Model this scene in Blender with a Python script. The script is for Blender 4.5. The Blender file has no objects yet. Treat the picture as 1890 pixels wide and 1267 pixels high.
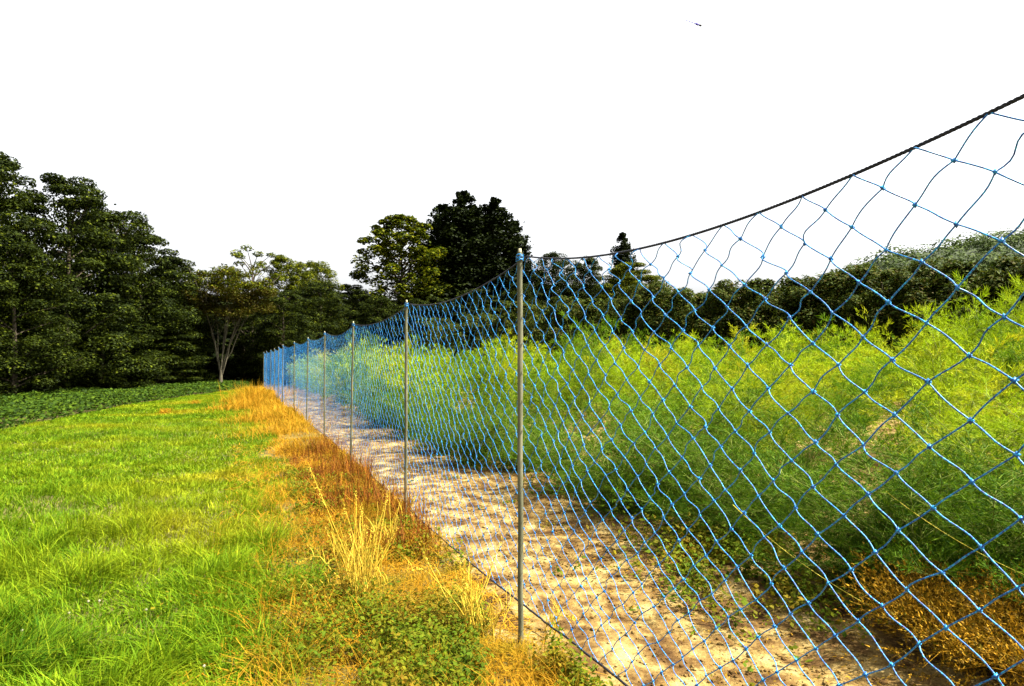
import bpy, math
import numpy as np
from mathutils import Vector

R = math.radians
S = bpy.context.scene
C = S.collection

# ------------------------------------------------------------------ camera
F_PX, CX, HOR, CAM_H = 1200.0, 945.0, 670.0, 1.536
cam = bpy.data.cameras.new("camera")
cam.sensor_width = 36.0
cam.lens = 36.0 * F_PX / 1890.0
cam.clip_start = 0.05
cam.clip_end = 2000
co = bpy.data.objects.new("camera", cam)
C.objects.link(co)
co.location = (0, 0, CAM_H)
co.rotation_euler = (R(90) + math.atan((HOR - 633.5) / F_PX), 0, 0)
S.camera = co

# ------------------------------------------------------------------ sky, sun, exposure
SUN_EL = R(53)
SUN_AZ = R(100)                      # compass-like: 0 = +Y (ahead), 90 = +X (right)
w = bpy.data.worlds.new("World")
S.world = w
w.use_nodes = True
nt = w.node_tree
nt.nodes.clear()
sky = nt.nodes.new("ShaderNodeTexSky")
sky.sky_type = 'NISHITA'
sky.sun_disc = False
sky.sun_elevation = SUN_EL
sky.sun_rotation = SUN_AZ
sky.air_density = 1.0
sky.dust_density = 6.0
sky.ozone_density = 1.0
hs = nt.nodes.new("ShaderNodeHueSaturation")     # thin white overcast
hs.inputs['Saturation'].default_value = 0.12
bg = nt.nodes.new("ShaderNodeBackground")
bg.inputs[1].default_value = 0.095
wo = nt.nodes.new("ShaderNodeOutputWorld")
nt.links.new(sky.outputs[0], hs.inputs['Color'])
nt.links.new(hs.outputs[0], bg.inputs[0])
nt.links.new(bg.outputs[0], wo.inputs[0])

sl = bpy.data.lights.new("sun", 'SUN')
sl.energy = 5.0
sl.angle = R(0.6)
sl.color = (1.0, 0.93, 0.80)
so = bpy.data.objects.new("sun", sl)
C.objects.link(so)
to_sun = Vector((math.sin(SUN_AZ) * math.cos(SUN_EL), math.cos(SUN_AZ) * math.cos(SUN_EL), math.sin(SUN_EL)))
so.rotation_euler = to_sun.to_track_quat('Z', 'Y').to_euler()
so.location = (5, -5, 12)

S.view_settings.view_transform = 'Standard'
S.view_settings.look = 'None'
S.view_settings.exposure = 2.2
S.view_settings.gamma = 1.0
S.cycles.max_bounces = 6
S.cycles.diffuse_bounces = 2
S.cycles.glossy_bounces = 2
S.cycles.transmission_bounces = 4
S.cycles.transparent_max_bounces = 8

# ------------------------------------------------------------------ helpers
def vnoise(x, y, scale, seed=0):
    x = np.asarray(x, float) / scale + seed * 17.3
    y = np.asarray(y, float) / scale + seed * 9.1
    xi, yi = np.floor(x), np.floor(y)
    fx, fy = x - xi, y - yi
    fx = fx * fx * (3 - 2 * fx)
    fy = fy * fy * (3 - 2 * fy)
    def hsh(a, b):
        v = np.sin(a * 127.1 + b * 311.7 + seed * 74.7) * 43758.5453
        return v - np.floor(v)
    return ((hsh(xi, yi) * (1 - fx) + hsh(xi + 1, yi) * fx) * (1 - fy) +
            (hsh(xi, yi + 1) * (1 - fx) + hsh(xi + 1, yi + 1) * fx) * fy)

def fbm(x, y, scale, seed=0, octs=3):
    v, a, t = 0, 1.0, 0
    for k in range(octs):
        v = v + a * vnoise(x, y, scale / 2 ** k, seed + k)
        t += a
        a *= 0.5
    return v / t

FD = np.array([-1.0, .68, 3.58, 6.5, 9.9, 13, 16.1, 19.2, 22.3, 25.4, 28.5, 31.6, 34.7, 38, 60])
FX = np.array([1.80, 1.165, .063, -1.04, -2.43, -3.72, -5.06, -6.4, -7.84, -9.1, -10.38, -11.7, -13.1, -14.5, -24.0])
def XF(d):
    return np.interp(d, FD, FX)

def side(x, y):                       # distance right of the fence line
    return (np.asarray(x) - XF(y)) * 0.925

def height(x, y):
    x = np.asarray(x, float); y = np.asarray(y, float)
    s = side(x, y)
    z = 0.045 * np.clip(s - 3, 0, 22)
    z = z + (fbm(x, y, 2.2, 3) - .5) * .05
    z = z + 0.02 * np.clip(-x - 19, 0, 40)
    return z

def px(xp, d):
    return (xp - CX) / F_PX * d

def pz(yp, d):
    return CAM_H + (HOR - yp) / F_PX * d

def mesh_from(name, V, Fq, mat, parent=None, smooth=False, Ft=None):
    me = bpy.data.meshes.new(name)
    V = np.ascontiguousarray(V, np.float32).reshape(-1, 3)
    parts, tot = [], []
    if Fq is not None and len(Fq):
        Fq = np.asarray(Fq).reshape(-1, 4); parts.append(Fq.ravel()); tot.append(np.full(len(Fq), 4))
    if Ft is not None and len(Ft):
        Ft = np.asarray(Ft).reshape(-1, 3); parts.append(Ft.ravel()); tot.append(np.full(len(Ft), 3))
    loops = np.concatenate(parts).astype(np.int32)
    tot = np.concatenate(tot).astype(np.int32)
    start = np.zeros(len(tot), np.int32); start[1:] = np.cumsum(tot)[:-1]
    me.vertices.add(len(V)); me.vertices.foreach_set('co', V.ravel())
    me.loops.add(len(loops)); me.loops.foreach_set('vertex_index', loops)
    me.polygons.add(len(tot))
    me.polygons.foreach_set('loop_start', start)
    me.polygons.foreach_set('loop_total', tot)
    if smooth:
        me.polygons.foreach_set('use_smooth', np.ones(len(tot), bool))
    me.update(calc_edges=True)
    me.materials.append(mat)
    o = bpy.data.objects.new(name, me)
    C.objects.link(o)
    if parent: o.parent = parent
    return o

def tag(o, label=None, cat=None, group=None, kind=None):
    if label: o['label'] = label
    if cat: o['category'] = cat
    if group: o['group'] = group
    if kind: o['kind'] = kind
    return o

def empty(name, loc=(0, 0, 0), rz=0.0):
    o = bpy.data.objects.new(name, None)
    C.objects.link(o)
    o.location = loc
    o.rotation_euler = (0, 0, rz)
    o.empty_display_size = 0.2
    return o

class Geo:                            # several pieces of one mesh
    def __init__(s): s.v, s.q, s.t, s.n = [], [], [], 0
    def add(s, V, Fq=None, Ft=None):
        V = np.asarray(V, float).reshape(-1, 3)
        if Fq is not None and len(Fq): s.q.append(np.asarray(Fq).reshape(-1, 4) + s.n)
        if Ft is not None and len(Ft): s.t.append(np.asarray(Ft).reshape(-1, 3) + s.n)
        s.v.append(V); s.n += len(V)
        return s
    def arr(s):
        return (np.concatenate(s.v), np.concatenate(s.q) if s.q else None, np.concatenate(s.t) if s.t else None)
    def build(s, name, mat, parent=None, smooth=False):
        V, q, t = s.arr()
        return mesh_from(name, V, q, mat, parent, smooth, t)

def norm(v):
    return v / np.maximum(np.linalg.norm(v, axis=-1, keepdims=True), 1e-9)

def tubes(P, rad, sides=5):
    """P (M,K,3) curves, rad scalar / (M,K) -> verts, quads"""
    P = np.asarray(P, float)
    if P.ndim == 2: P = P[None]
    M, K, _ = P.shape
    rad = np.broadcast_to(np.asarray(rad, float), (M, K)) if np.ndim(rad) != 1 else np.broadcast_to(np.asarray(rad, float)[None, :], (M, K))
    T = norm(np.gradient(P, axis=1))
    ref = np.where(np.abs(T[..., 2:3]) > .9, np.array([1., 0, 0]), np.array([0, 0, 1.]))
    A = norm(np.cross(T, ref)); B = np.cross(T, A)
    a = np.linspace(0, 2 * np.pi, sides, endpoint=False)
    V = P[:, :, None, :] + rad[:, :, None, None] * (A[:, :, None, :] * np.cos(a)[None, None, :, None] + B[:, :, None, :] * np.sin(a)[None, None, :, None])
    idx = np.arange(M * K * sides).reshape(M, K, sides)
    q = np.stack([idx[:, :-1], np.roll(idx, -1, 2)[:, :-1], np.roll(idx, -1, 2)[:, 1:], idx[:, 1:]], -1).reshape(-1, 4)
    return V.reshape(-1, 3), q

def blades(P, H, W, rng, lean=.5, segs=3, az=None, faz=None, droop=.35, tipw=.08):
    """grass-like ribbons. P (N,3), H,W (N,)"""
    N = len(P)
    if az is None: az = rng.uniform(0, 2 * np.pi, N)
    if faz is None: faz = az + np.pi / 2 + rng.normal(0, .5, N)
    ln = np.abs(rng.normal(lean, lean * .5, N)) if np.isscalar(lean) else lean
    d = np.stack([np.cos(az), np.sin(az), np.zeros(N)], 1)
    sd = np.stack([np.cos(faz), np.sin(faz), np.zeros(N)], 1)
    V = np.zeros((N, segs + 1, 2, 3))
    for k in range(segs + 1):
        t = k / segs
        z = t * (1 - droop * np.minimum(ln, 1.6) * t)
        c = P + d * (H * ln * t ** 1.7)[:, None]
        c[:, 2] += H * z
        wd = W * (1 - (1 - tipw) * t ** 1.6) * (.75 if k == 0 else 1)
        V[:, k, 0] = c - sd * (wd / 2)[:, None]
        V[:, k, 1] = c + sd * (wd / 2)[:, None]
    idx = np.arange(N * (segs + 1) * 2).reshape(N, segs + 1, 2)
    q = np.stack([idx[:, :-1, 0], idx[:, :-1, 1], idx[:, 1:, 1], idx[:, 1:, 0]], -1).reshape(-1, 4)
    return V.reshape(-1, 3), q

def leaves(P, Nn, size, rng, aspect=.55):
    N = len(P)
    Nn = norm(Nn)
    r = norm(rng.normal(size=(N, 3)))
    T = norm(np.cross(Nn, r)); B = np.cross(Nn, T)
    s = size[:, None] if np.ndim(size) else size
    V = np.stack([P - T * s * .5, P + B * s * aspect * .5 - T * s * .05, P + T * s * .5 - Nn * s * .08, P - B * s * aspect * .5 - T * s * .05], 1)
    return V.reshape(-1, 3), np.arange(N * 4).reshape(N, 4)

# ------------------------------------------------------------------ materials
def leaf_mat(name, cols, patch=None, scale=.5, trans=.3, rough=.7, spec=.06, patch_mix=.6):
    """cols: per leaf variation ramp; patch: colours laid by a world-space noise"""
    m = bpy.data.materials.new(name); m.use_nodes = True
    t = m.node_tree; t.nodes.clear(); L = t.links.new
    geo = t.nodes.new("ShaderNodeNewGeometry")
    rp = t.nodes.new("ShaderNodeValToRGB")
    def fill(r, cs):
        el = r.color_ramp.elements
        while len(el) < len(cs): el.new(.5)
        for i, c in enumerate(cs):
            el[i].position = i / (len(cs) - 1) if len(c) == 3 else c[3]
            el[i].color = (*c[:3], 1)
    fill(rp, cols)
    L(geo.outputs['Random Per Island'], rp.inputs[0])
    colr = rp.outputs[0]
    if patch:
        n = t.nodes.new("ShaderNodeTexNoise"); n.inputs['Scale'].default_value = scale
        n.inputs['Detail'].default_value = 3
        tc = t.nodes.new("ShaderNodeTexCoord")
        L(tc.outputs['Object'], n.inputs['Vector'])
        r2 = t.nodes.new("ShaderNodeValToRGB"); fill(r2, patch)
        L(n.outputs[0], r2.inputs[0])
        mx = t.nodes.new("ShaderNodeMix"); mx.data_type = 'RGBA'
        mx.inputs[0].default_value = patch_mix
        L(rp.outputs[0], mx.inputs[6]); L(r2.outputs[0], mx.inputs[7])
        colr = mx.outputs[2]
    p = t.nodes.new("ShaderNodeBsdfPrincipled")
    p.inputs['Roughness'].default_value = rough
    p.inputs['Specular IOR Level'].default_value = spec
    L(colr, p.inputs['Base Color'])
    out = t.nodes.new("ShaderNodeOutputMaterial")
    if trans > 0:
        tr = t.nodes.new("ShaderNodeBsdfTranslucent"); L(colr, tr.inputs[0])
        ms = t.nodes.new("ShaderNodeMixShader"); ms.inputs[0].default_value = trans
        L(p.outputs[0], ms.inputs[1]); L(tr.outputs[0], ms.inputs[2]); L(ms.outputs[0], out.inputs[0])
    else:
        L(p.outputs[0], out.inputs[0])
    return m

def noise_mat(name, cols, scale=3, detail=6, rough=.9, bump=0.0, bscale=None, spec=.2, dist=.02, vec=(1, 1, 1), metal=0):
    m = bpy.data.materials.new(name); m.use_nodes = True
    t = m.node_tree; L = t.links.new
    p = t.nodes['Principled BSDF']
    p.inputs['Roughness'].default_value = rough
    p.inputs['Specular IOR Level'].default_value = spec
    p.inputs['Metallic'].default_value = metal
    tc = t.nodes.new("ShaderNodeTexCoord")
    mp = t.nodes.new("ShaderNodeMapping"); mp.inputs['Scale'].default_value = vec
    L(tc.outputs['Object'], mp.inputs[0])
    n = t.nodes.new("ShaderNodeTexNoise"); n.inputs['Scale'].default_value = scale; n.inputs['Detail'].default_value = detail
    n.inputs['Roughness'].default_value = .65
    L(mp.outputs[0], n.inputs['Vector'])
    rp = t.nodes.new("ShaderNodeValToRGB"); el = rp.color_ramp.elements
    while len(el) < len(cols): el.new(.5)
    for i, c in enumerate(cols):
        el[i].position = c[3]; el[i].color = (*c[:3], 1)
    L(n.outputs[0], rp.inputs[0]); L(rp.outputs[0], p.inputs['Base Color'])
    if bump:
        n2 = t.nodes.new("ShaderNodeTexNoise"); n2.inputs['Scale'].default_value = bscale or scale * 4
        n2.inputs['Detail'].default_value = 8
        L(mp.outputs[0], n2.inputs['Vector'])
        b = t.nodes.new("ShaderNodeBump"); b.inputs['Strength'].default_value = bump; b.inputs['Distance'].default_value = dist
        L(n2.outputs[0], b.inputs['Height']); L(b.outputs[0], p.inputs['Normal'])
    return m

M = {}
M['ground'] = noise_mat('turf_soil', [(.035, .035, .010, .3), (.09, .075, .022, .55), (.13, .12, .02, .75)], 1.6, 8, bump=.6, bscale=30)
M['sand'] = noise_mat('sandy_soil', [(.03, .015, .006, .34), (.08, .045, .014, .45), (.155, .105, .034, .54), (.26, .20, .085, .68)], 4.2, 10, rough=.95, bump=.7, bscale=26, dist=.035, spec=.05)
M['lawn'] = leaf_mat('lawn_blades', [(.012, .038, .002), (.07, .14, .003), (.14, .20, .004), (.32, .34, .014)],
                     [(.02, .075, .002, .33), (.075, .155, .003, .46), (.16, .20, .004, .58), (.34, .25, .012, .73)], .42, trans=.35, patch_mix=.55)
M['verge'] = leaf_mat('dry_blades', [(.26, .11, .005), (.40, .22, .012), (.24, .15, .008), (.11, .12, .004)],
                      [(.07, .10, .003, .3), (.26, .13, .006, .48), (.40, .20, .010, .68)], 1.6, trans=.3)
M['rust'] = leaf_mat('rusty_stems', [(.05, .016, .004), (.12, .035, .005), (.24, .09, .008)], trans=.2)
M['straw'] = leaf_mat('straw', [(.42, .27, .02), (.55, .40, .05), (.36, .27, .02)], trans=.25)
M['weed'] = leaf_mat('weed_leaves', [(.02, .045, .002), (.05, .09, .003), (.13, .14, .004), (.12, .06, .006)],
                     [(.02, .05, .002, .3), (.07, .10, .003, .5), (.20, .10, .008, .68)], 2.6, trans=.3)
M['crop'] = leaf_mat('crop_leaves', [(.006, .014, .001), (.018, .040, .002), (.045, .075, .003)], trans=.25)
M['asp'] = leaf_mat('asparagus_needles', [(.08, .14, .002), (.19, .28, .003), (.34, .40, .008)],
                    [(.07, .16, .002, .3), (.20, .28, .004, .5), (.34, .25, .010, .68)], .55, trans=.35, patch_mix=.5)
M['asp_shaded'] = leaf_mat('asparagus_needles_shaded', [(.012, .04, .002), (.04, .095, .003), (.10, .16, .005)], trans=.3)  # dark green front row, shade of its near side put into the colour
M['asp_mid'] = leaf_mat('asparagus_needles_mid', [(.03, .08, .002), (.07, .14, .003), (.14, .21, .005)], trans=.35)
M['asp_stem'] = noise_mat('asparagus_stem', [(.06, .10, .01, .3), (.16, .18, .03, .7)], 8)
M['asp_dead'] = leaf_mat('dead_fern', [(.03, .022, .002), (.12, .065, .004), (.36, .19, .010), (.05, .055, .003)], trans=.2)
M['leaf_a'] = leaf_mat('leaves_broad', [(.0025, .005, .0005, 0), (.006, .011, .0007, .5), (.022, .034, .0012, .85), (.095, .115, .004, 1)],  # few brightest leaves carry sunlit highlights in their colour
                       [(.003, .006, .0005, .38), (.024, .033, .001, .68)], .8, trans=.2, patch_mix=.4)
M['leaf_b'] = leaf_mat('leaves_yellowish', [(.012, .021, .001), (.040, .056, .0014), (.13, .13, .003)], trans=.3)
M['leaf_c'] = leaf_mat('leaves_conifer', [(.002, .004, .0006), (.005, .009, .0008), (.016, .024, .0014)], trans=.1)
M['leaf_d'] = leaf_mat('leaves_brownish', [(.014, .017, .001), (.040, .028, .002), (.034, .044, .002)], trans=.25)
M['leaf_e'] = leaf_mat('leaves_hedge', [(.008, .017, .002), (.024, .038, .003), (.065, .080, .006), (.07, .035, .008)],
                       [(.008, .017, .002, .35), (.036, .056, .004, .65)], .6, trans=.25, patch_mix=.45)
M['leaf_f'] = leaf_mat('leaves_hill', [(.018, .032, .007), (.038, .060, .013), (.065, .09, .02)], trans=.2)  # distance haze put into the paler leaf colour
M['hill'] = noise_mat('hill_undergrowth', [(.008, .014, .004, .3), (.02, .03, .008, .6), (.04, .05, .012, .8)], .8, 8)
M['bark'] = noise_mat('bark', [(.02, .015, .01, .35), (.07, .055, .035, .65)], 6, vec=(1, 1, .25), bump=.5)
M['bark_pale'] = noise_mat('pale_bark', [(.03, .026, .016, .35), (.09, .08, .05, .65)], 6, vec=(1, 1, .25), bump=.3)
M['post'] = noise_mat('weathered_post', [(.03, .033, .018, .3), (.075, .075, .042, .5), (.15, .14, .085, .72)], 22, vec=(1, 1, .12), bump=.4, bscale=60, dist=.004, rough=.7)
M['flower_tip_glare'] = noise_mat('clover_white_tip_glare', [(.2, .19, .12, .3), (.32, .30, .2, .7)], 20)  # white of clover heads; on post tips, overexposed glare painted as colour
M['net'] = noise_mat('blue_twine', [(.002, .030, .16, .38), (.003, .115, .36, .52), (.02, .36, .62, .70)], 200, detail=1, rough=.45, spec=.35)  # cyan end of the ramp paints the highlights on the threads
M['rope'] = noise_mat('black_rope', [(.006, .006, .009, .4), (.02, .02, .028, .6)], 120, rough=.6)
M['twine'] = noise_mat('yellow_twine', [(.5, .42, .04, .4), (.65, .55, .08, .6)], 30)
M['bug_blue'] = noise_mat('bug_blue', [(.03, .02, .25, .4), (.06, .04, .4, .6)], 200, rough=.3)
M['bug_black'] = noise_mat('bug_black', [(.004, .004, .005, .4), (.015, .015, .02, .6)], 200, rough=.4)
def wing_mat():
    m = bpy.data.materials.new('wing'); m.use_nodes = True
    p = m.node_tree.nodes['Principled BSDF']
    p.inputs['Base Color'].default_value = (.9, .9, .95, 1)
    p.inputs['Alpha'].default_value = .12
    p.inputs['Roughness'].default_value = .2
    return m
M['wing'] = wing_mat()

# ------------------------------------------------------------------ ground
def grid_mesh(name, X, Y, Z, mat, smooth=True):
    ny, nx = X.shape
    idx = np.arange(nx * ny).reshape(ny, nx)
    q = np.stack([idx[:-1, :-1], idx[:-1, 1:], idx[1:, 1:], idx[1:, :-1]], -1).reshape(-1, 4)
    return mesh_from(name, np.stack([X, Y, Z], -1).reshape(-1, 3), q, mat, None, smooth)

xs = np.concatenate([-np.geomspace(400, 26, 16), np.arange(-25, 22, .25), np.geomspace(22, 400, 16)])
ys = np.concatenate([-np.geomspace(60, 4, 6), np.arange(-3, 50, .25), np.geomspace(50, 600, 18)])
X, Y = np.meshgrid(xs, ys)
sg_ = side(X, Y)
sink = .16 * np.clip((sg_ - .1) / .3, 0, 1) * np.clip((19 - sg_) / 1.0, 0, 1) * (Y > -.8) * (Y < 44)
tag(grid_mesh('ground', X, Y, height(X, Y) - sink, M['ground']), kind='structure')

# bare sandy soil under the asparagus, from the net to the hedge
rng = np.random.default_rng(5)
dd = np.concatenate([np.arange(-1, 9, .045), np.arange(9, 20, .12), np.arange(20, 46, .4)])
ss = np.concatenate([np.arange(-.45, 3.4, .045), np.arange(3.4, 20, .4)])
SS, DD = np.meshgrid(ss, dd)
edge = -.02 + (fbm(DD, DD * 0, .9, 8) - .5) * .35
X = XF(DD) + SS / .925
cl = fbm(X, DD, .20, 21, 3) - .5
cl2 = fbm(X, DD, .8, 31, 2) - .5
Z = height(X, DD) + .012 + cl * .05 + cl2 * .08 - np.clip((edge - SS) * .35, 0, .12)
Z = np.maximum(Z, height(X, DD) - .1)
tag(grid_mesh('sandy_soil', X, DD, Z, M['sand']), kind='structure')
def soil(x, y):
    s = side(x, y)
    return height(x, y) + np.where(s > 0, .012 + (fbm(x, y, .20, 21, 3) - .5) * .05 + (fbm(x, y, .8, 31, 2) - .5) * .08, 0)

# ------------------------------------------------------------------ lawn
rng = np.random.default_rng(11)
def sample_ground(n, d0, d1, s_lo, s_hi, rng, power=1.0):
    """points with more of them near; s measured from the fence, kept to what the place's lawn covers"""
    if power == 1.0:
        d = d0 * (d1 / d0) ** rng.random(n)
    else:
        d = d0 + (d1 - d0) * rng.random(n)
    s = s_lo(d) + (s_hi(d) - s_lo(d)) * rng.random(n)
    return XF(d) + s / .925, d, s

def lawn_left(d):                     # left edge of the mown lawn
    return np.interp(d, [0, 14.7, 24.6, 38, 44], [-7.6, -11.6, -14.2, -15.9, -17.2])
def lawn_lo(d):
    vis = -.86 * d - 1.5              # a little beyond the frame
    return (np.maximum(lawn_left(d), vis) - XF(d)) * .925
G = Geo()
for (n, a, b, hh, ww, sg) in ((85000, 2.6, 7.5, .17, .0085, 3), (100000, 7.5, 17, .13, .015, 2), (80000, 17, 41, .10, .034, 2)):
    x, y, s = sample_ground(n, a, b, lawn_lo, lambda d: -.85 + 0 * d, rng)
    keep = rng.random(n) < np.clip((-.95 - s + (fbm(x, y, .5, 40) - .5) * 1.4) * 2.2 + .25, 0, 1)
    x, y = x[keep], y[keep]; n = len(x)
    tall = fbm(x, y, .42, 50)
    big = fbm(x, y, 2.6, 55)
    near_ = np.clip((8.0 - y) / 3.0, 0, 1) * np.clip((-1.3 - s[keep]) / .9, .4, 1)
    h = hh * ((.30 + .9 * tall ** 1.6) * (1 - near_) + near_ * (.12 + 2.6 * tall ** 2.2 + .4 * big)) * rng.uniform(.5, 1.35, n)
    az = 2.2 + 7 * fbm(x, y, .22, 60) + rng.normal(0, 1.1, n)
    P = np.stack([x, y, height(x, y) - .005], 1)
    G.add(*blades(P, h, ww * rng.uniform(.6, 1.3, n), rng, lean=.75, segs=sg, az=az))
tag(G.build('lawn_grass', M['lawn']), 'long bright yellow green grass of the lawn left of the net fence', 'grass', kind='stuff')

# a few white clover heads in the near grass
rng = np.random.default_rng(12)
for i, (xp, yp) in enumerate([(137, 1133), (192, 1111), (278, 1127), (52, 1165), (385, 1230), (172, 1112)]):
    d = CAM_H * F_PX / (yp - HOR) * .93
    g = Geo(); c = np.array([px(xp, d), d, .13])
    n = 46
    dr = norm(rng.normal(size=(n, 3)))
    g.add(*leaves(c + dr * .006, dr, np.full(n, .0065), rng, .5))
    o = g.build('clover_flower', M['flower_tip_glare'])
    st = Geo(); st.add(*tubes(np.array([[c[0], c[1], 0.0], [c[0] + .004, c[1], .06], c]), .0012, 5)); st.build('stem', M['asp_stem'], o)
    tag(o, ['white clover head standing in the long grass, second from the left edge', 'white clover head highest of the left pair in the grass',
            'lone white clover head farthest right of the row in the lawn', 'white clover head nearest the left edge of the lawn',
            'lowest white clover head in the lawn near the dry verge', 'white clover head left of its close neighbour in the grass'][i], 'clover flower', 'white clover heads in the lawn')

# ------------------------------------------------------------------ dry verge along the fence
rng = np.random.default_rng(21)
G = Geo()
for (n, a, b, hh, ww, sg) in ((52000, 2.5, 6.5, .085, .0045, 3), (42000, 6.5, 16, .15, .010, 2), (26000, 16, 39, .26, .026, 2)):
    x, y, s = sample_ground(n, a, b, lambda d: -2.1 + 0 * d, lambda d: .06 + 0 * d, rng)
    keep = rng.random(n) < np.clip((s + 1.25 + (fbm(x, y, .6, 70) - .5) * 1.7) * 1.8 + .15, 0, 1)
    x, y, s = x[keep], y[keep], s[keep]; n = len(x)
    cl = fbm(x, y, .6, 75)
    h = hh * (.12 + 4.2 * cl ** 3.4) * rng.uniform(.4, 1.4, n) * np.clip((1.9 + s) / 1.2, .35, 1)
    P = np.stack([x, y, height(x, y) - .005], 1)
    G.add(*blades(P, h, ww * rng.uniform(.5, 1.3, n), rng, lean=1.0, segs=sg))
# flattened straw lying about
n = 9000
x, y, s = sample_ground(n, 2.6, 12, lambda d: -1.7 + 0 * d, lambda d: .15 + 0 * d, rng)
az = rng.uniform(0, 6.28, n); ln = rng.uniform(.04, .16, n)
c = np.stack([x, y, height(x, y) + rng.uniform(.01, .05, n)], 1)
dv = np.stack([np.cos(az), np.sin(az), rng.normal(0, .18, n)], 1) * ln[:, None]
sv = np.stack([-np.sin(az), np.cos(az), 0 * az], 1) * (.0018 + .0004 * y)[:, None]
V = np.stack([c - sv, c + sv, c + dv + sv * .5, c + dv - sv * .5], 1)
G.add(V.reshape(-1, 3), np.arange(n * 4).reshape(n, 4))
tag(G.build('dry_grass', M['verge']), 'yellow and orange withered grass strip along the foot of the net', 'dry grass', kind='stuff')

# tangled taller dry stems near the camera
G = Geo()
n = 9000
x, y, s = sample_ground(n, 2.6, 9.5, lambda d: -1.35 + 0 * d, lambda d: .03 + 0 * d, rng)
keep = fbm(x, y, .5, 180) > .45
x, y = x[keep], y[keep]; n = len(x)
G.add(*blades(np.stack([x, y, height(x, y)], 1), .24 * rng.uniform(.2, 1.1, n) ** 1.3 + .03, .0012 * y ** .5 * rng.uniform(.8, 2, n), rng, lean=.8, segs=4))
tag(G.build('dry_stems', M['verge']), 'tangled straw coloured stems among the weeds near the post', 'dry grass', kind='stuff')

# rusty dead weeds
G = Geo()
n = 8500
x, y, s = sample_ground(n, 5.2, 11.5, lambda d: -1.1 + 0 * d, lambda d: -.02 + 0 * d, rng)
keep = (fbm(x, y, .45, 80) > .46) & (s > -.85 + .9 * (fbm(x, y, .7, 85) - .35))
x, y, s = x[keep], y[keep], s[keep]; n = len(x)
h = .31 * rng.uniform(.3, 1.5, n) * (.4 + fbm(x, y, .5, 81)) * np.clip((1.3 + s), .4, 1.2)
G.add(*blades(np.stack([x, y, height(x, y)], 1), h, .0075 * rng.uniform(.5, 1.4, n), rng, lean=.35, segs=2))
n = 9000
x, y, s = sample_ground(n, 5.0, 11.5, lambda d: -.9 + 0 * d, lambda d: -.02 + 0 * d, rng)
P = np.stack([x, y, height(x, y) + rng.uniform(0, .20, n) * fbm(x, y, .4, 82)], 1)
G.add(*leaves(P, rng.normal(size=(n, 3)) + [0, 0, .6], rng.uniform(.015, .04, n), rng, .35))
tag(G.build('dead_weeds', M['rust']), 'rusty brown dead weeds against the net beside the second post', 'dead weeds', kind='stuff')

# green broad-leaved weeds at the post foot and by the soil
rng = np.random.default_rng(23)
G = Geo()
def weed_patch(G, n, xr, hmax, size, thr, seed, dens=1.0):
    x, y = xr(n)
    keep = fbm(x, y, .38, seed) > thr
    x, y = x[keep], y[keep]; n = len(x)
    k = 7
    top = hmax * (.25 + rng.random(n)) * (.5 + fbm(x, y, .5, seed + 3))
    ang = rng.uniform(0, 6.28, (n, k)); rr = rng.uniform(.2, 1, (n, k)) * .05
    P = np.stack([x[:, None] + np.cos(ang) * rr, y[:, None] + np.sin(ang) * rr, (soil(x, y) + .01)[:, None] + top[:, None] * rng.random((n, k))], -1).reshape(-1, 3)
    Nn = np.stack([np.cos(ang) * .5, np.sin(ang) * .5, np.ones_like(ang)], -1).reshape(-1, 3) + rng.normal(0, .35, (n * k, 3))
    G.add(*leaves(P, Nn, rng.uniform(.35, 1.8, n * k) * size, rng, .6))
weed_patch(G, 7500, lambda n: (lambda t: (XF(t[1]) + t[0] / .925, t[1]))((np.minimum(rng.normal(-.52, .36, n), .05), 2.6 + np.abs(rng.normal(.3, 1.2, n)))), .17, .021, .47, 90)
weed_patch(G, 2600, lambda n: (lambda t: (XF(t[1]) + t[0] / .925, t[1]))((rng.uniform(-1.0, -.05, n), rng.uniform(5, 9, n))), .12, .03, .55, 93)
tag(G.build('green_weeds', M['weed']), 'low green broad-leaved weeds around the foot of the nearest post', 'weeds', kind='stuff')
G = Geo()
weed_patch(G, 1500, lambda n: (rng.normal(1.62, .33, n), rng.normal(4.75, .5, n)), .20, .030, .42, 97)
weed_patch(G, 2600, lambda n: (lambda t: (XF(t[1]) + t[0] / .925, t[1]))((rng.normal(2.2, .3, n), rng.uniform(3.8, 20, n))), .20, .04, .5, 99)
weed_patch(G, 700, lambda n: (lambda t: (XF(t[1]) + t[0] / .925, t[1]))((rng.uniform(.2, 2.0, n), rng.uniform(3, 16, n))), .06, .026, .66, 103)
tag(G.build('field_weeds', M['weed']), 'low green weeds on the sandy soil under the asparagus row', 'weeds', kind='stuff')
# clods and small stones
rng = np.random.default_rng(24)
n = 26000
y = 1.8 + 15 * rng.random(n) ** 1.5; s = rng.uniform(.02, 2.6, n); x = XF(y) + s / .925
keep = rng.random(n) < np.clip(fbm(x, y, .35, 170) * 2.2 - .5, .05, 1)
x, y = x[keep], y[keep]; n = len(x)
oc = np.array([[0, 0, 1], [1, 0, 0], [0, 1, 0], [-1, 0, 0], [0, -1, 0], [0, 0, -1]], float)
r_ = .003 + .013 * rng.random(n) ** 3
ctr = np.stack([x, y, soil(x, y) + r_ * .3], 1)
V = ctr[:, None] + (oc[None] * rng.uniform(.6, 1.3, (n, 6, 1)) + rng.normal(0, .2, (n, 6, 3))) * r_[:, None, None] * [1, 1, .7]
tk0 = np.array([[0, 1, 2], [0, 2, 3], [0, 3, 4], [0, 4, 1], [5, 2, 1], [5, 3, 2], [5, 4, 3], [5, 1, 4]])
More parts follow.
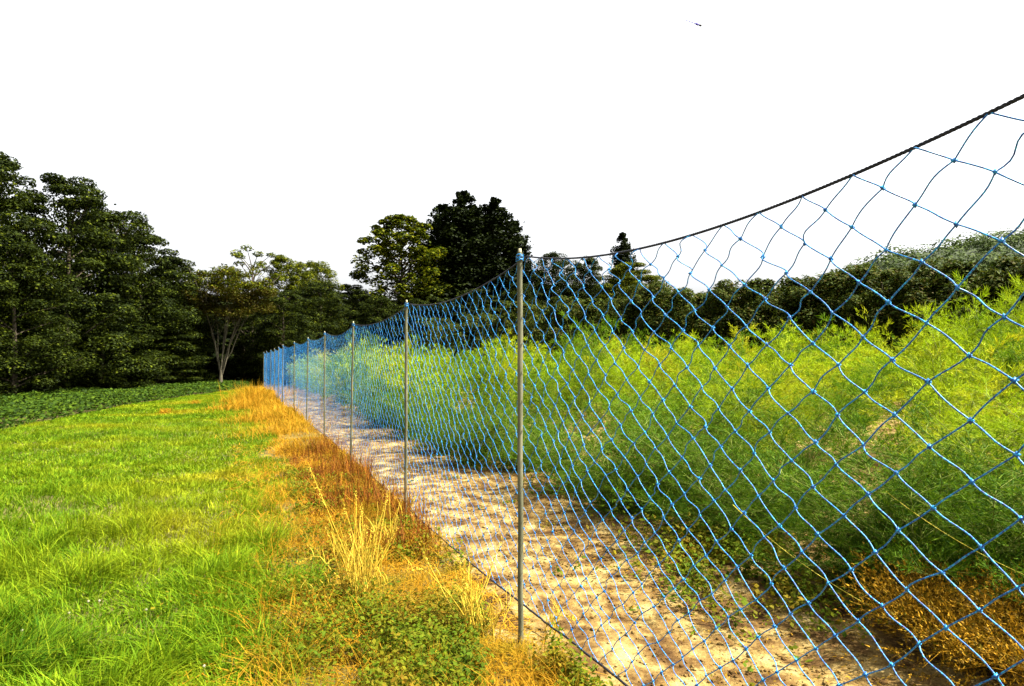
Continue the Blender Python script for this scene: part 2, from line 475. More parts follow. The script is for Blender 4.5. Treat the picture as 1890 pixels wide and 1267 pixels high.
tag(mesh_from('soil_clods', V.reshape(-1, 3), None, M['sand'], None, False, (tk0[None] + (np.arange(n) * 6)[:, None, None]).reshape(-1, 3)),
    'small clods and stones lying on the sandy soil', 'clods', kind='stuff')
# brown litter on the soil
G = Geo(); n = 20000
y = 2.0 + 16 * rng.random(n) ** 1.6; s = rng.uniform(.1, 3.0, n); x = XF(y) + s / .925
keep = fbm(x, y, .5, 110) + .16 * (s - 1) > .44
x, y = x[keep], y[keep]; n = len(x)
P = np.stack([x, y, soil(x, y) + rng.uniform(.004, .025, n)], 1)
G.add(*leaves(P, rng.normal(0, .4, (n, 3)) + [0, 0, 1], rng.uniform(.008, .035, n), rng, .3))
tag(G.build('plant_litter', M['asp_dead']), 'brown dry plant litter scattered on the sandy soil', 'litter', kind='stuff')

# ------------------------------------------------------------------ straw clumps and stalks
def straw_clump(name, base, n, hgt, spread, rng, lean0=(0, 0), heads=True, extra=()):
    g = Geo()
    K = 7; t = np.linspace(0, 1, K)
    bx = rng.normal(0, spread * .35, n); by = rng.normal(0, spread * .35, n)
    ln = rng.normal(0, .22, (n, 2)) + np.array(lean0)
    hh = hgt * rng.uniform(.5, 1.08, n)
    P = np.zeros((n, K, 3))
    P[..., 0] = bx[:, None] + ln[:, :1] * hh[:, None] * t ** 1.3 + rng.normal(0, .004, (n, K))
    P[..., 1] = by[:, None] + ln[:, 1:] * hh[:, None] * t ** 1.3
    P[..., 2] = hh[:, None] * t
    g.add(*tubes(P, np.linspace(.0045, .0018, K), 5))
    if heads:
        m = n // 2
        for i in range(m):
            tip = P[i, -1]; dr = norm(P[i, -1] - P[i, -2]); k = 34
            q = tip + dr * rng.uniform(-.03, .06, k)[:, None] + rng.normal(0, .004, (k, 3))
            g.add(*leaves(q, rng.normal(size=(k, 3)), np.full(k, .013), rng, .35))
    m = n * 7
    i = rng.integers(0, n, m); tt = rng.uniform(.0, .7, m)
    q = np.stack([bx[i] + ln[i, 0] * hh[i] * tt ** 1.3, by[i] + ln[i, 1] * hh[i] * tt ** 1.3, hh[i] * tt], 1)
    g.add(*blades(q, rng.uniform(.06, .22, m), rng.uniform(.003, .007, m), rng, lean=.5, segs=3))
    for pts in extra:
        p = np.array(pts, float)
        tt = np.linspace(0, 1, 9)
        c = np.stack([np.interp(tt, np.linspace(0, 1, len(p)), p[:, a]) for a in range(3)], 1)
        c += rng.normal(0, .003, c.shape)
        g.add(*tubes(c, np.linspace(.0045, .0016, 9), 5))
        k = 50; f = rng.uniform(.8, 1.03, k)
        q = np.stack([np.interp(f, np.linspace(0, 1, len(p)), p[:, a]) for a in range(3)], 1) + rng.normal(0, .007, (k, 3))
        g.add(*leaves(q, rng.normal(size=(k, 3)), np.full(k, .018), rng, .35))
        k = 12; f = rng.uniform(.05, .8, k)
        q = np.stack([np.interp(f, np.linspace(0, 1, len(p)), p[:, a]) for a in range(3)], 1)
        g.add(*blades(q, rng.uniform(.05, .14, k), np.full(k, .004), rng, lean=.9, segs=3))
    o = g.build(name, M['straw'])
    o.location = (base[0], base[1], float(height(base[0], base[1])))
    return o
rng = np.random.default_rng(31)
def at(xp, d): return (px(xp, d), d)
GS = 'dry straw clumps along the net'
b = at(668, 4.25)
o = straw_clump('straw_clump', b, 34, .58, .20, rng, extra=[
    [(0, 0, .05), (-.12, .0, .35), (-.36, .05, .86)],
    [(-.02, 0, .04), (-.22, -.05, .10), (-.60, -.05, .02), (-.68, -.08, .01)],
    [(0, 0, .03), (-.2, .1, .15), (-.32, .15, .25), (-.44, .15, .20)],
    [(.05, 0, .05), (.28, -.02, .18), (.42, -.05, .22)],
    [(-.1, -.1, .02), (-.3, -.1, .10), (-.05, -.05, .15)]])
tag(o, 'tallest golden straw clump with one long stalk leaning left', 'straw clump', GS)
o = straw_clump('straw_clump', at(868, 3.62), 17, .44, .09, rng, (0, 0), True, extra=[[(-.01, 0, .02), (-.03, -.02, .2), (-.02, -.04, .40)]])
tag(o, 'narrow upright straw clump just left of the nearest post', 'straw clump', GS)
o = straw_clump('straw_clump', at(910, 3.66), 6, .26, .08, rng, (.25, 0), False)
tag(o, 'small thin straw tuft leaning towards the nearest post', 'straw clump', GS)
o = straw_clump('straw_clump', at(1012, 3.75), 5, .13, .05, rng, (.5, 0), False, extra=[[(0, 0, .05), (.05, 0, .11), (.16, 0, .09)]])
tag(o, 'short bent straw stub on the rope right of the nearest post', 'straw clump', GS)
o = straw_clump('straw_clump', at(712, 5.35), 9, .42, .12, rng, (.1, 0), True)
tag(o, 'thin straw clump beside the second post foot', 'straw clump', GS)
GD = 'orange dry grass clumps at the far net'
for xp, d, h, n, lb in ((470, 26.0, 1.05, 520, 'farthest orange dry grass clump by the end of the net'), (455, 22.0, .7, 420, 'broad orange dry grass clump left of the far net end'),
                        (492, 17.5, .62, 420, 'orange dry grass clump in the middle of the far verge'), (528, 14.6, .48, 420, 'yellow orange dry clump nearest of the far clumps'),
                        (508, 30.0, .7, 300, 'small yellow dry clump touching the last net posts')):
    g = Geo(); x0, y0 = at(xp, d)
    P = np.stack([rng.normal(0, .55, n * 3), rng.normal(0, .8, n * 3), np.zeros(n * 3)], 1)
    hh = h * rng.uniform(.3, 1.1, n * 3) * np.exp(-(P[:, 0] / .8) ** 2)
    g.add(*blades(P, hh, .012 * rng.uniform(.6, 1.4, n * 3) * d / 18, rng, lean=.9, segs=3, droop=.45))
    o = g.build('dry_grass_clump', M['verge']); o.location = (x0, y0, float(height(x0, y0)))
    tag(o, lb, 'dry grass', GD)

# ------------------------------------------------------------------ crop strip on the left
rng = np.random.default_rng(41)
n = 70000
y = 9 + 36 * rng.random(n)
xl = lawn_left(y) + .15; xr = np.interp(y, [9, 19, 40, 46], [-17.0, -17.8, -20.5, -21])
f = rng.random(n); x = xl + (xr - xl) * f
bump = fbm(x, y, .9, 120)
zt = (.20 + .34 * bump) * np.clip((xl - x) * 2 + .35, 0, 1)
P = np.stack([x, y, height(x, y) + zt * rng.uniform(.45, 1.05, n)], 1)
G = Geo(); G.add(*leaves(P, rng.normal(0, .45, (n, 3)) + [0, -.25, 1], rng.uniform(.07, .14, n), rng, .8))
tag(G.build('leafy_crop', M['crop']), 'low dark green leafy crop between the lawn and the wood', 'crop', kind='stuff')
for i, (xp, yp, lb) in enumerate([(306, 752, 'left one of two brownish weed tufts on the far lawn'), (362, 735, 'right one of two brownish weed tufts on the far lawn')]):
    d = CAM_H * F_PX / (yp + 12 - HOR); g = Geo(); n = 160
    P = np.stack([rng.normal(0, .15, n), rng.normal(0, .15, n), rng.uniform(0, .3, n)], 1)
    g.add(*leaves(P, rng.normal(size=(n, 3)), rng.uniform(.05, .1, n), rng, .5))
    g.add(*blades(P * [1, 1, 0], rng.uniform(.15, .4, n), np.full(n, .015), rng, lean=.4, segs=2))
    o = g.build('weed_tuft', M['verge']); o.scale = (.6, .6, .55); o.location = (px(xp, d), d, 0); tag(o, lb, 'weed', 'weed tufts on the far lawn')

# ------------------------------------------------------------------ asparagus
def fern(rng, stems=7, hlo=.78, H=1.95, nb=24, nbl=9, nn=8, nl=.045, nw=.0035, spread=.33, zlo=.03, lay=None):
    """one asparagus plant -> (needle verts, tris), (stem verts, quads)"""
    K = 10; t = np.linspace(0, 1, K)
    az = rng.uniform(0, 2 * np.pi, stems) if lay is None else rng.normal(lay, .5, stems)
    sp = spread * rng.uniform(.4, 1.5, stems)
    hh = H * rng.uniform(hlo, 1.03, stems)
    P = np.zeros((stems, K, 3))
    hor = np.stack([np.cos(az), np.sin(az)], 1)
    r = .07 * rng.random(stems)[:, None] + sp[:, None] * (t ** 1.8)[None] * H
    P[..., 0] = hor[:, :1] * r; P[..., 1] = hor[:, 1:] * r
    P[..., 2] = hh[:, None] * t * (1 - .06 * t)
    P += rng.normal(0, .006, P.shape)
    stv = Geo(); stv.add(*tubes(P, np.linspace(.0065, .0015, K), 5))
    # branches
    si = np.repeat(np.arange(stems), nb); m = len(si)
    f = zlo + (1 - zlo) * rng.random(m) ** .85
    fi = f * (K - 1); i0 = np.minimum(fi.astype(int), K - 2); fr = (fi - i0)[:, None]
    b0 = P[si, i0] * (1 - fr) + P[si, i0 + 1] * fr
    ba = rng.uniform(0, 2 * np.pi, m)
    bl = (.20 + .38 * np.sin(np.pi * np.clip(f * .7 + .25, 0, 1))) * rng.uniform(.6, 1.2, m)
    up = rng.uniform(.25, .9, m) + .3 * f
    bd = norm(np.stack([np.cos(ba), np.sin(ba), up], 1))
    def along(tt):                    # (m,k) -> points with a drooping tip
        p = b0[:, None] + bd[:, None] * (bl[:, None] * tt)[..., None]
        p[..., 2] -= .35 * bl[:, None] * tt ** 2.2
        return p
    stv.add(*tubes(along(np.linspace(0, 1, 4)[None].repeat(m, 0)), np.linspace(.0018, .0006, 4), 3))
    # branchlets
    tb = rng.uniform(.12, 1.0, (m, nbl))
    c0 = along(tb).reshape(-1, 3)
    cd = norm(np.repeat(bd, nbl, 0) * .9 + rng.normal(0, .42, (m * nbl, 3)) + [0, 0, .05])
    cl = rng.uniform(.05, .15, m * nbl) * np.repeat(bl / .4, nbl)
    q = len(c0)
    u = rng.random((q, nn))
    n0 = (c0[:, None] + cd[:, None] * (cl[:, None] * u)[..., None]).reshape(-1, 3)
    nd = norm(np.repeat(cd, nn, 0) * 1.0 + rng.normal(0, .36, (q * nn, 3)))
    L = nl * rng.uniform(.6, 1.3, q * nn)
    sdv = norm(np.cross(nd, rng.normal(size=nd.shape))) * (nw * .5)
    n1 = n0 + nd * L[:, None]
    V = np.stack([n0 - sdv, n0 + sdv, n1], 1).reshape(-1, 3)
    tr = np.arange(len(V)).reshape(-1, 3)
    sv, sq, _ = stv.arr()
    return V, tr, sv, sq

rng = np.random.default_rng(51)
near_v = [fern(rng, 10, .78, 1.9, 34, 10, 8, .055, .0042) for _ in range(3)]
mid_v = [fern(rng, 8, .7, 1.9, 28, 8, 5, .07, .0085) for _ in range(4)]
front_v = [fern(rng, 18, .22, 1.62, 30, 9, 8, .05, .0050, spread=.50, zlo=.0) for _ in range(3)]
far_v = [fern(rng, 7, .6, 1.9, 20, 6, 3, .10, .018) for _ in range(4)]

def rot_xy(V, a, sc, szz):
    c, s_ = math.cos(a), math.sin(a)
    return np.stack([(V[:, 0] * c - V[:, 1] * s_) * sc, (V[:, 0] * s_ + V[:, 1] * c) * sc, V[:, 2] * szz], 1)

NG, SG, DG = Geo(), Geo(), Geo()
singles = []
row = 0
cnt = 0
for s0 in np.array([2.6, 3.6, 5.4, 7.1, 8.8, 10.5, 12.2, 13.9, 15.6, 17.3]):
    d = -.5 + rng.random() * .5
    while d < 41:
        st = (.78 if row == 0 else .72) if d < 9 else (.8 if d < 20 else 1.0)
        d += st * rng.uniform(.8, 1.2)
        s = s0 + rng.normal(0, .12)
        s -= .5 * min(max((d - 4) / 7, 0), 1)
        x = float(XF(d)) + s / .925
        if abs(x) > .79 * d + 1.6: continue
        if row > 0 and rng.random() < (.26 if d < 12 else .12): continue
        if d < 2.4: continue
        xp_ = CX + x / d * F_PX
        hedge_d = np.interp(xp_, [780, 960, 1300, 1600, 1990], [50, 38, 27, 22, 17]) - 2.2
        if d > hedge_d: continue
        if row == 0 and d < 3.45: continue          # collapsed plant stands here
        dist = math.hypot(x, d)
        lod = near_v if dist < 7.5 else (mid_v if dist < 15 else far_v)
        v = lod[rng.integers(len(lod))]
        a = rng.uniform(0, 6.28); sc = rng.uniform(.85, 1.15); sz = rng.uniform(.82, 1.14) * (1 + .7 * (float(fbm(x, d, 1.8, 160, 1)) - .5))
        z0 = float(height(x, d))
        if row == 0 and d < 13.5: continue
        if row == 0 and d < 12.5:
            singles.append((x, d, z0, front_v[rng.integers(3)], a, sc, sz)); continue
        off = np.array([x, d, z0])
        (DG if rng.random() < .40 else NG).add(rot_xy(v[0], a, sc, sz) + off, None, v[1])
        SG.add(rot_xy(v[2], a, sc, sz) + off, v[3])
        cnt += 1
    row += 1
fo = NG.build('asparagus_foliage', M['asp'])
tag(fo, 'bright green feathery asparagus field behind the first row', 'asparagus', kind='stuff')
SG.build('stems', M['asp_stem'], fo)
tag(DG.build('asparagus_foliage', M['asp_mid']), 'deeper green feathery asparagus mixed through the field', 'asparagus', kind='stuff')
for xp, d, sc, sz in ((705, 15.6, 1.0, .8), (752, 13.2, 1.0, .85), (815, 11.0, 1.0, .78), (872, 9.7, 1.15, .82), (960, 9.2, .9, .62), (1050, 7.7, .95, .66), (1150, 6.5, 1.1, .78), (1240, 6.5, .85, .60),
                      (1345, 5.35, 1.0, .72), (1420, 5.7, .8, .70), (1620, 4.35, .85, .66), (1710, 4.10, 1.0, .76), (1810, 4.05, 1.0, .80), (1930, 3.9, 1.05, .82)):
    singles.append((px(xp, d), d, float(height(px(xp, d), d)), front_v[rng.integers(3)], rng.uniform(0, 6.28), sc, sz))
singles.sort(key=lambda q: -q[1])
GA = 'asparagus plants of the first row'
words = ['farthest', 'second farthest', 'third farthest', 'fourth farthest', 'fifth farthest', 'sixth farthest', 'seventh farthest', 'eighth farthest']
print('singles', len(singles), 'field', cnt)
mcache = {}
for i, (x, d, z0, v, a, sc, sz) in enumerate(singles):
    k = id(v)
    r = empty('asparagus_plant', (x, d, z0), a)
    r.scale = (sc, sc, sz)
    if k not in mcache:
        o1 = mesh_from('fronds', v[0], None, M['asp_shaded'], r, False, v[1])
        o2 = mesh_from('stems', v[2], v[3], M['asp_stem'], r)
        mcache[k] = (o1, o2)
    else:
        for s_ in mcache[k]:
            c = s_.copy(); c.parent = r; C.objects.link(c)
    xpp = CX + x / d * F_PX
    n_from_front = len(singles) - i
    where = ('nearest' if n_from_front == 1 else '%s nearest' % ['', '', 'second', 'third', 'fourth', 'fifth', 'sixth', 'seventh', 'eighth', 'ninth', 'tenth', 'eleventh', 'twelfth', 'thirteenth', 'fourteenth', 'fifteenth', 'sixteenth', 'seventeenth', 'eighteenth'][min(n_from_front, 18)])
    tag(r, 'feathery dark green asparagus plant with shade in its colour, %s in the row beside the soil' % where, 'asparagus plant', GA)

# the collapsed brown plant at the lower right
V0, T0, SV, SQ = fern(np.random.default_rng(77), 18, .5, .33, 24, 12, 10, .020, .008, spread=1.7, zlo=.08, lay=None)
r = empty('dead_asparagus_plant', (2.36, 3.26, float(soil(2.36, 3.26))))
mesh_from('fronds', V0, None, M['asp_dead'], r, False, T0); mesh_from('stems', SV, SQ, M['asp_dead'], r)
tag(r, 'collapsed orange brown asparagus plant lying at the lower right', 'asparagus plant')
# yellow support twine in the row
def twine(a, b_, lb):
    t = np.linspace(0, 1, 14)[:, None]
    p = np.array(a) * (1 - t) + np.array(b_) * t
    p[:, 2] -= .05 * (4 * t * (1 - t))[:, 0]
    g = Geo(); g.add(*tubes(p, .0016, 5)); o = g.build('support_twine', M['twine'])
    tag(o, lb, 'twine', 'yellow twines in the asparagus row')
twine((px(1350, 4.7), 4.7, pz(930, 4.7)), (px(1606, 3.5), 3.5, pz(1118, 3.5)), 'lower yellow twine slanting over the gap in the first row')
twine((px(1630, 3.9), 3.9, pz(905, 3.9)), (px(1950, 3.0), 3.0, pz(1085, 3.0)), 'upper yellow twine crossing the dark fern at the right edge')

# ------------------------------------------------------------------ the net fence
rng = np.random.default_rng(61)
fence = empty('net_fence', (float(XF(3.58)), 3.58, 0.0))
fence.location = (0, 0, 0)
tag(fence, 'long blue net fence hung on thin weathered posts between lawn and field', 'fence')
posts_d = list(FD[1:-1])
arc_d = np.linspace(.68, 38, 4000)
arc = np.concatenate([[0], np.cumsum(np.hypot(np.diff(arc_d), np.diff(XF(arc_d))))])
def d_of(u): return np.interp(u, arc, arc_d)
post_u = np.interp(posts_d, arc_d, arc)
TOPZ = 2.125
sags = [.17, .10, .09, .10, .07, .08, .09, .07, .08, .08, .07, .07, .07]
def rope_z(u):
    u = np.asarray(u, float)
    i = np.clip(np.searchsorted(post_u, u) - 1, 0, len(post_u) - 2)
    f = (u - post_u[i]) / (post_u[i + 1] - post_u[i])
    return TOPZ + .03 * np.clip(1 - u / post_u[1], 0, 1) - np.array(sags)[i] * 4 * f * (1 - f)
def fence_pt(u, off=0.0):
    d = d_of(u)
    return XF(d) + off, d

a_h = .081
ncol = int(arc[-1] / a_h)
NR = 29
ci, rj = np.meshgrid(np.arange(ncol + 1), np.arange(NR + 1), indexing='ij')
wav = (fbm(ci * a_h, rj * .08, .5, 130) - .5)
uu = np.clip(ci * a_h + rng.normal(0, .005, ci.shape) * (rj > 0) + wav * .06 * (rj > 0) - .0 * rj, 0, arc[-1])
bot_off = .16 * np.exp(-((d_of(uu) - 2.6) / 2.2) ** 2) + .03
vv = rj / NR
zt = rope_z(uu); zb = height(XF(d_of(uu)), d_of(uu)) + .05 + .05 * np.exp(-((d_of(uu) - 2.8) / 1.6) ** 2)
zz = zt * (1 - vv) + zb * vv + rng.normal(0, .005, ci.shape) * (rj > 0) * (rj < NR)
off = bot_off * vv ** 1.5 + .02 + (fbm(uu, zz, .6, 140) - .5) * .05 * np.sin(np.pi * vv)
nx_, ny_ = fence_pt(uu, off)
N = np.stack([nx_, ny_, zz], -1)
starts, ends, slack = [], [], []
I, J = np.nonzero((ci + rj) % 2 == 0)
for di in (1, -1):
    ok = (J < NR) & (I + di >= 0) & (I + di <= ncol)
    a_, b_ = N[I[ok], J[ok]], N[I[ok] + di, J[ok] + 1]
    starts.append(a_); ends.append(b_); slack.append(1 + 1.5 * (a_[:, 1] < 3.6) * np.exp(-J[ok] / 3.0))
SL = np.concatenate(slack)[:, None, None]; A = np.concatenate(starts); B = np.concatenate(ends)
dist = A[:, 1]
G = Geo()
for lo, hi, K, sd, rad in ((0, 3.4, 9, 6, .0018), (3.4, 7.2, 7, 5, .0014), (7.2, 14, 4, 4, .0014), (14, 50, 3, 3, .0020)):
    m = (dist >= lo) & (dist < hi)
    a_, b_ = A[m], B[m]; n = len(a_)
    t = np.linspace(0, 1, K)[None, :, None]
    P = a_[:, None] * (1 - t) + b_[:, None] * t
    amp = rng.normal(0, .004, (n, 1, 1)); amp2 = rng.normal(0, .003, (n, 1, 1)) + .002
    dirv = norm(b_ - a_)[:, None]
    fl = np.array([.40, -.916, 0])
    per = norm(np.cross(dirv, fl))
    P = P + SL[m] * per * (amp * np.sin(np.pi * t) + amp2 * np.sin(2 * np.pi * t))
    P[..., 0] += (rng.normal(0, .004, (n, 1)) * np.sin(np.pi * t[0, :, 0])[None])
    G.add(*tubes(P, rad, sd))
# knots
kn = N[I, J]; kn = kn[(kn[:, 1] < 6.5) & (J > 0)]
n = len(kn)
ph = np.array([[0, 0, 1], [1, 0, 0], [0, 1, 0], [-1, 0, 0], [0, -1, 0], [0, 0, -1]], float)
sc_ = .0068 * rng.uniform(.8, 1.3, (n, 1, 3))
Vk = kn[:, None] + (ph[None] + rng.normal(0, .12, (n, 6, 3))) * sc_
tk = np.array([[0, 1, 2], [0, 2, 3], [0, 3, 4], [0, 4, 1], [5, 2, 1], [5, 3, 2], [5, 4, 3], [5, 1, 4]])
G.add(Vk.reshape(-1, 3), None, (tk[None] + (np.arange(n) * 6)[:, None, None]).reshape(-1, 3))
G.build('netting', M['net'], fence, smooth=True)

def twisted_rope(P, r, pitch=.035, strands=3, sides=5):
    """laid rope: strands wound round the line"""
    seg = np.concatenate([[0], np.cumsum(np.linalg.norm(np.diff(P, axis=0), axis=1))])
    T = norm(np.gradient(P, axis=0)); A_ = norm(np.cross(T, [0, 0, 1.])); B_ = np.cross(T, A_)
    out = []
    for k in range(strands):
        ph_ = 2 * np.pi * (seg / pitch + k / strands)
        out.append(P + r * .5 * (A_ * np.cos(ph_)[:, None] + B_ * np.sin(ph_)[:, None]))
    return tubes(np.stack(out), r * .58, sides)
g = Geo()
u = np.arange(0, np.interp(9.0, arc_d, arc), .006)
x_, y_ = fence_pt(u, .02); g.add(*twisted_rope(np.stack([x_, y_, rope_z(u)], 1), .0046))
u = np.linspace(u[-1], arc[-1], 300); x_, y_ = fence_pt(u, .02)
g.add(*tubes(np.stack([x_, y_, rope_z(u)], 1), .0048, 5))
g.build('top_rope', M['rope'], fence, smooth=True)
g = Geo()
u = np.arange(0, arc[-1], .05)
d_ = d_of(u); off_ = .16 * np.exp(-((d_ - 2.6) / 2.2) ** 2) + .05
x_ = XF(d_) + off_
z_ = height(XF(d_), d_) + .05 + .05 * np.exp(-((d_ - 2.8) / 1.6) ** 2) + rng.normal(0, .002, len(u))
g.add(*tubes(np.stack([x_, d_, z_], 1), .0060, 6))
g.build('bottom_rope', M['rope'], fence, smooth=True)

for i, d in enumerate(posts_d):
    x = float(XF(d)); z0 = float(height(x, d))
    K = 16; t = np.linspace(0, 1, K)
    lx, ly = rng.normal(0, .012, 2) if i > 1 else (-.004, 0)
    tz_ = TOPZ + (.03 if i == 0 else 0)
    P = np.stack([x - .015 + lx * t, d + ly * t, z0 - .15 + (tz_ + .02 - z0 + .15) * t], 1)
    P[:, :2] += rng.normal(0, .0012, (K, 2))
    g = Geo()
    V, q = tubes(P, .0150 * (1 + rng.normal(0, .02, K)), 8)
    g.add(V, q)
    o = g.build('post', M['post'], fence, smooth=False)
    g = Geo()
    c = np.array([P[-1] + [0, 0, -.0], P[-1] + [0, 0, .022], P[-1] + [0, 0, .024]]); g.add(*tubes(c, np.array([.010, .009, .001]), 8))
    g.build('tip', M['flower_tip_glare'], o)
    # blue lashing round the post head
    u_ = np.linspace(0, 1, 60); ang = u_ * 2 * np.pi * 5
    c = P[-1][None] + np.stack([np.cos(ang) * .0205, np.sin(ang) * .0205, -.012 - .035 * u_ + .006 * np.sin(ang * 1.7)], 1)
    g = Geo(); g.add(*tubes(c, .0026, 5)); g.build('lashing', M['net'], o)
bpy.context.view_layer.update()

# ------------------------------------------------------------------ trees
def puffs(rng, Rr, H, z0, n, shape):
    f = rng.random(n) ** (.85 if shape != 'cone' else 1.15)
    if shape == 'dome':
        env = np.where(f > .4, np.sqrt(np.clip(1 - ((f - .4) / .62) ** 2, 0, 1)), .82 + .18 * f / .4)
    elif shape == 'cone':
        env = (1 - f) ** .8 * .9 + .01
    else:                             # umbrella
        env = np.sqrt(np.clip(1 - (f * .9) ** 2, 0, 1))
    a = rng.uniform(0, 2 * np.pi, n)
    rr = env * Rr * rng.uniform(.45, .92, n)
    c = np.stack([np.cos(a) * rr, np.sin(a) * rr, z0 + (H - z0) * f * .96], 1)
    return c, f, a

def make_tree(seed, Rr, H, z0, npuff, nleaf, leaf, shape='dome', flat=.42, prad=(.17, .32), limbs=26, trunk_r=.13, inner=.25):
    rng = np.random.default_rng(seed)
    c, f, a = puffs(rng, Rr, H, z0, npuff, shape)
    pr = Rr * rng.uniform(*prad, npuff) * (1 - (.86 if shape == 'cone' else .35) * f)
    k = nleaf // npuff
    dr = norm(rng.normal(size=(npuff, k, 3)) + [0, 0, .25])
    rad = pr[:, None] * (rng.uniform(.3, 1.0, (npuff, k)) ** .5)
    P = c[:, None] + dr * rad[..., None] * np.array([1, 1, flat])
    P[..., 2] -= (np.linalg.norm(dr[..., :2], axis=-1) * rad) ** 2 * .12 / max(Rr * .2, .1)
    Nn = dr * .5 + [0, 0, .9] + rng.normal(0, .45, (npuff, k, 3))
    P = P.reshape(-1, 3); Nn = Nn.reshape(-1, 3)
    m = int(nleaf * inner)
    if m:
        j = rng.integers(0, npuff, m)
        Pi = c[j] * np.array([.6, .6, .9]) + rng.normal(0, 1, (m, 3)) * [Rr * .15, Rr * .15, Rr * .06]
        Pi[:, 2] = np.maximum(Pi[:, 2], .2)
        P = np.concatenate([P, Pi]); Nn = np.concatenate([Nn, rng.normal(size=(m, 3)) + [0, 0, .5]])
    if shape == 'cone':
        nb_ = 170; k = nleaf // 2 // nb_; m = nb_ * k
        fb = rng.random(nb_) ** 1.1; ab = rng.uniform(0, 6.28, nb_)
        lb_ = Rr * ((1 - fb) ** .6 * 1.0 + .04) * rng.uniform(.7, 1.15, nb_)
        t_ = rng.random((nb_, k)) ** .5
        wv = .10 * lb_[:, None] + .05
        rr = lb_[:, None] * t_; aa = ab[:, None] + rng.normal(0, .13, (nb_, k))
        zz_ = z0 + (H - z0) * fb[:, None] * .97 + rr * .28 - rr ** 2 * .03 + rng.normal(0, 1, (nb_, k)) * wv
        Ps = np.stack([np.cos(aa) * rr, np.sin(aa) * rr, zz_], -1).reshape(-1, 3)
        P = np.concatenate([P, Ps]); Nn = np.concatenate([Nn, rng.normal(size=(m, 3)) * .6 + [0, 0, .7]])
    V, q = leaves(P, Nn, leaf * rng.uniform(.6, 1.35, len(P)), rng, .6)
    g = Geo()
    K = 10; t = np.linspace(0, 1, K)
    ph1, ph2 = rng.uniform(0, 6, 2)
    T = np.stack([np.sin(t * 3 + ph1) * .12 - math.sin(ph1) * .12, np.sin(t * 2.5 + ph2) * .12 - math.sin(ph2) * .12, -.1 + t * H * .86], 1)
    g.add(*tubes(T, trunk_r * (1 - .85 * t) + .02, 8))
    js = rng.choice(npuff, min(limbs, npuff), False)
    for j in js:
        tz = max(c[j, 2] - rng.uniform(.5, 1.6), .6)
        ft = min(tz / (H * .86), .95)
        s0 = np.array([np.interp(ft, t, T[:, i]) for i in range(3)])
        mid = (s0 + c[j]) / 2 + [0, 0, .15]
        tt = np.linspace(0, 1, 6)[:, None]
        p = s0 * (1 - tt) ** 2 + 2 * mid * tt * (1 - tt) + c[j] * tt ** 2
        g.add(*tubes(p, np.linspace(trunk_r * .35, .012, 6), 5))
    return (V, q), g.arr()

TPL = {}
def tpl(key, **kw):
    lf, tr = make_tree(**kw)
    TPL[key] = dict(leaf=lf, trunk=tr, R=kw['Rr'], H=kw['H'], cache={})
tpl('dome_a', seed=101, Rr=3.2, H=9.0, z0=.6, npuff=120, nleaf=46000, leaf=.12)
tpl('dome_b', seed=102, Rr=3.2, H=9.0, z0=.8, npuff=105, nleaf=46000, leaf=.12, flat=.36)
tpl('dome_c', seed=103, Rr=3.2, H=9.0, z0=.6, npuff=130, nleaf=46000, leaf=.12, flat=.5)
tpl('back', seed=104, Rr=3.4, H=9.0, z0=.3, npuff=90, nleaf=13000, leaf=.30, inner=.6)
tpl('tall', seed=105, Rr=4.0, H=15.0, z0=4.5, npuff=190, nleaf=21000, leaf=.27, flat=.7, prad=(.13, .23), limbs=60, trunk_r=.2, inner=.06)
tpl('cone_a', seed=106, Rr=3.3, H=17.0, z0=3.0, npuff=300, nleaf=30000, leaf=.22, shape='cone', flat=.5, prad=(.10, .24), inner=.22, trunk_r=.2)
tpl('cone_b', seed=107, Rr=3.3, H=17.0, z0=3.0, npuff=260, nleaf=28000, leaf=.22, shape='cone', flat=.5, prad=(.10, .24), inner=.22, trunk_r=.2)
tpl('sparse', seed=108, Rr=3.0, H=9.5, z0=3.0, npuff=46, nleaf=5000, leaf=.17, flat=.5, prad=(.12, .26), inner=.0, limbs=40)
tpl('bush_a', seed=109, Rr=2.4, H=3.8, z0=.15, npuff=90, nleaf=20000, leaf=.11, flat=.7, prad=(.14, .26), inner=.35, trunk_r=.07)
tpl('bush_b', seed=110, Rr=2.4, H=3.8, z0=.15, npuff=80, nleaf=20000, leaf=.12, flat=.7, prad=(.14, .28), inner=.35, trunk_r=.07)

def place(key, name, xp, d, top_y=None, top_z=None, r=None, mat='leaf_a', label='', cat='tree', group=None, rz=0.0, bark='bark', z=None):
    T = TPL[key]
    x = px(xp, d)
    z0 = float(height(x, d)) if z is None else z
    H = (pz(top_y, d) if top_y is not None else top_z) - z0
    ro = empty(name, (x, d, z0), rz)
    sr = (r or T['R']) / T['R']
    ro.scale = (sr, sr, H / T['H'])
    if mat not in T['cache']:
        a_ = mesh_from('crown', T['leaf'][0], T['leaf'][1], M[mat], ro)
        b_ = mesh_from('trunk', T['trunk'][0], T['trunk'][1], M[bark], ro, True)
        T['cache'][mat] = (a_, b_)
    else:
        for s_ in T['cache'][mat]:
            c = s_.copy(); c.parent = ro; C.objects.link(c)
    tag(ro, label, cat, group)
    return ro

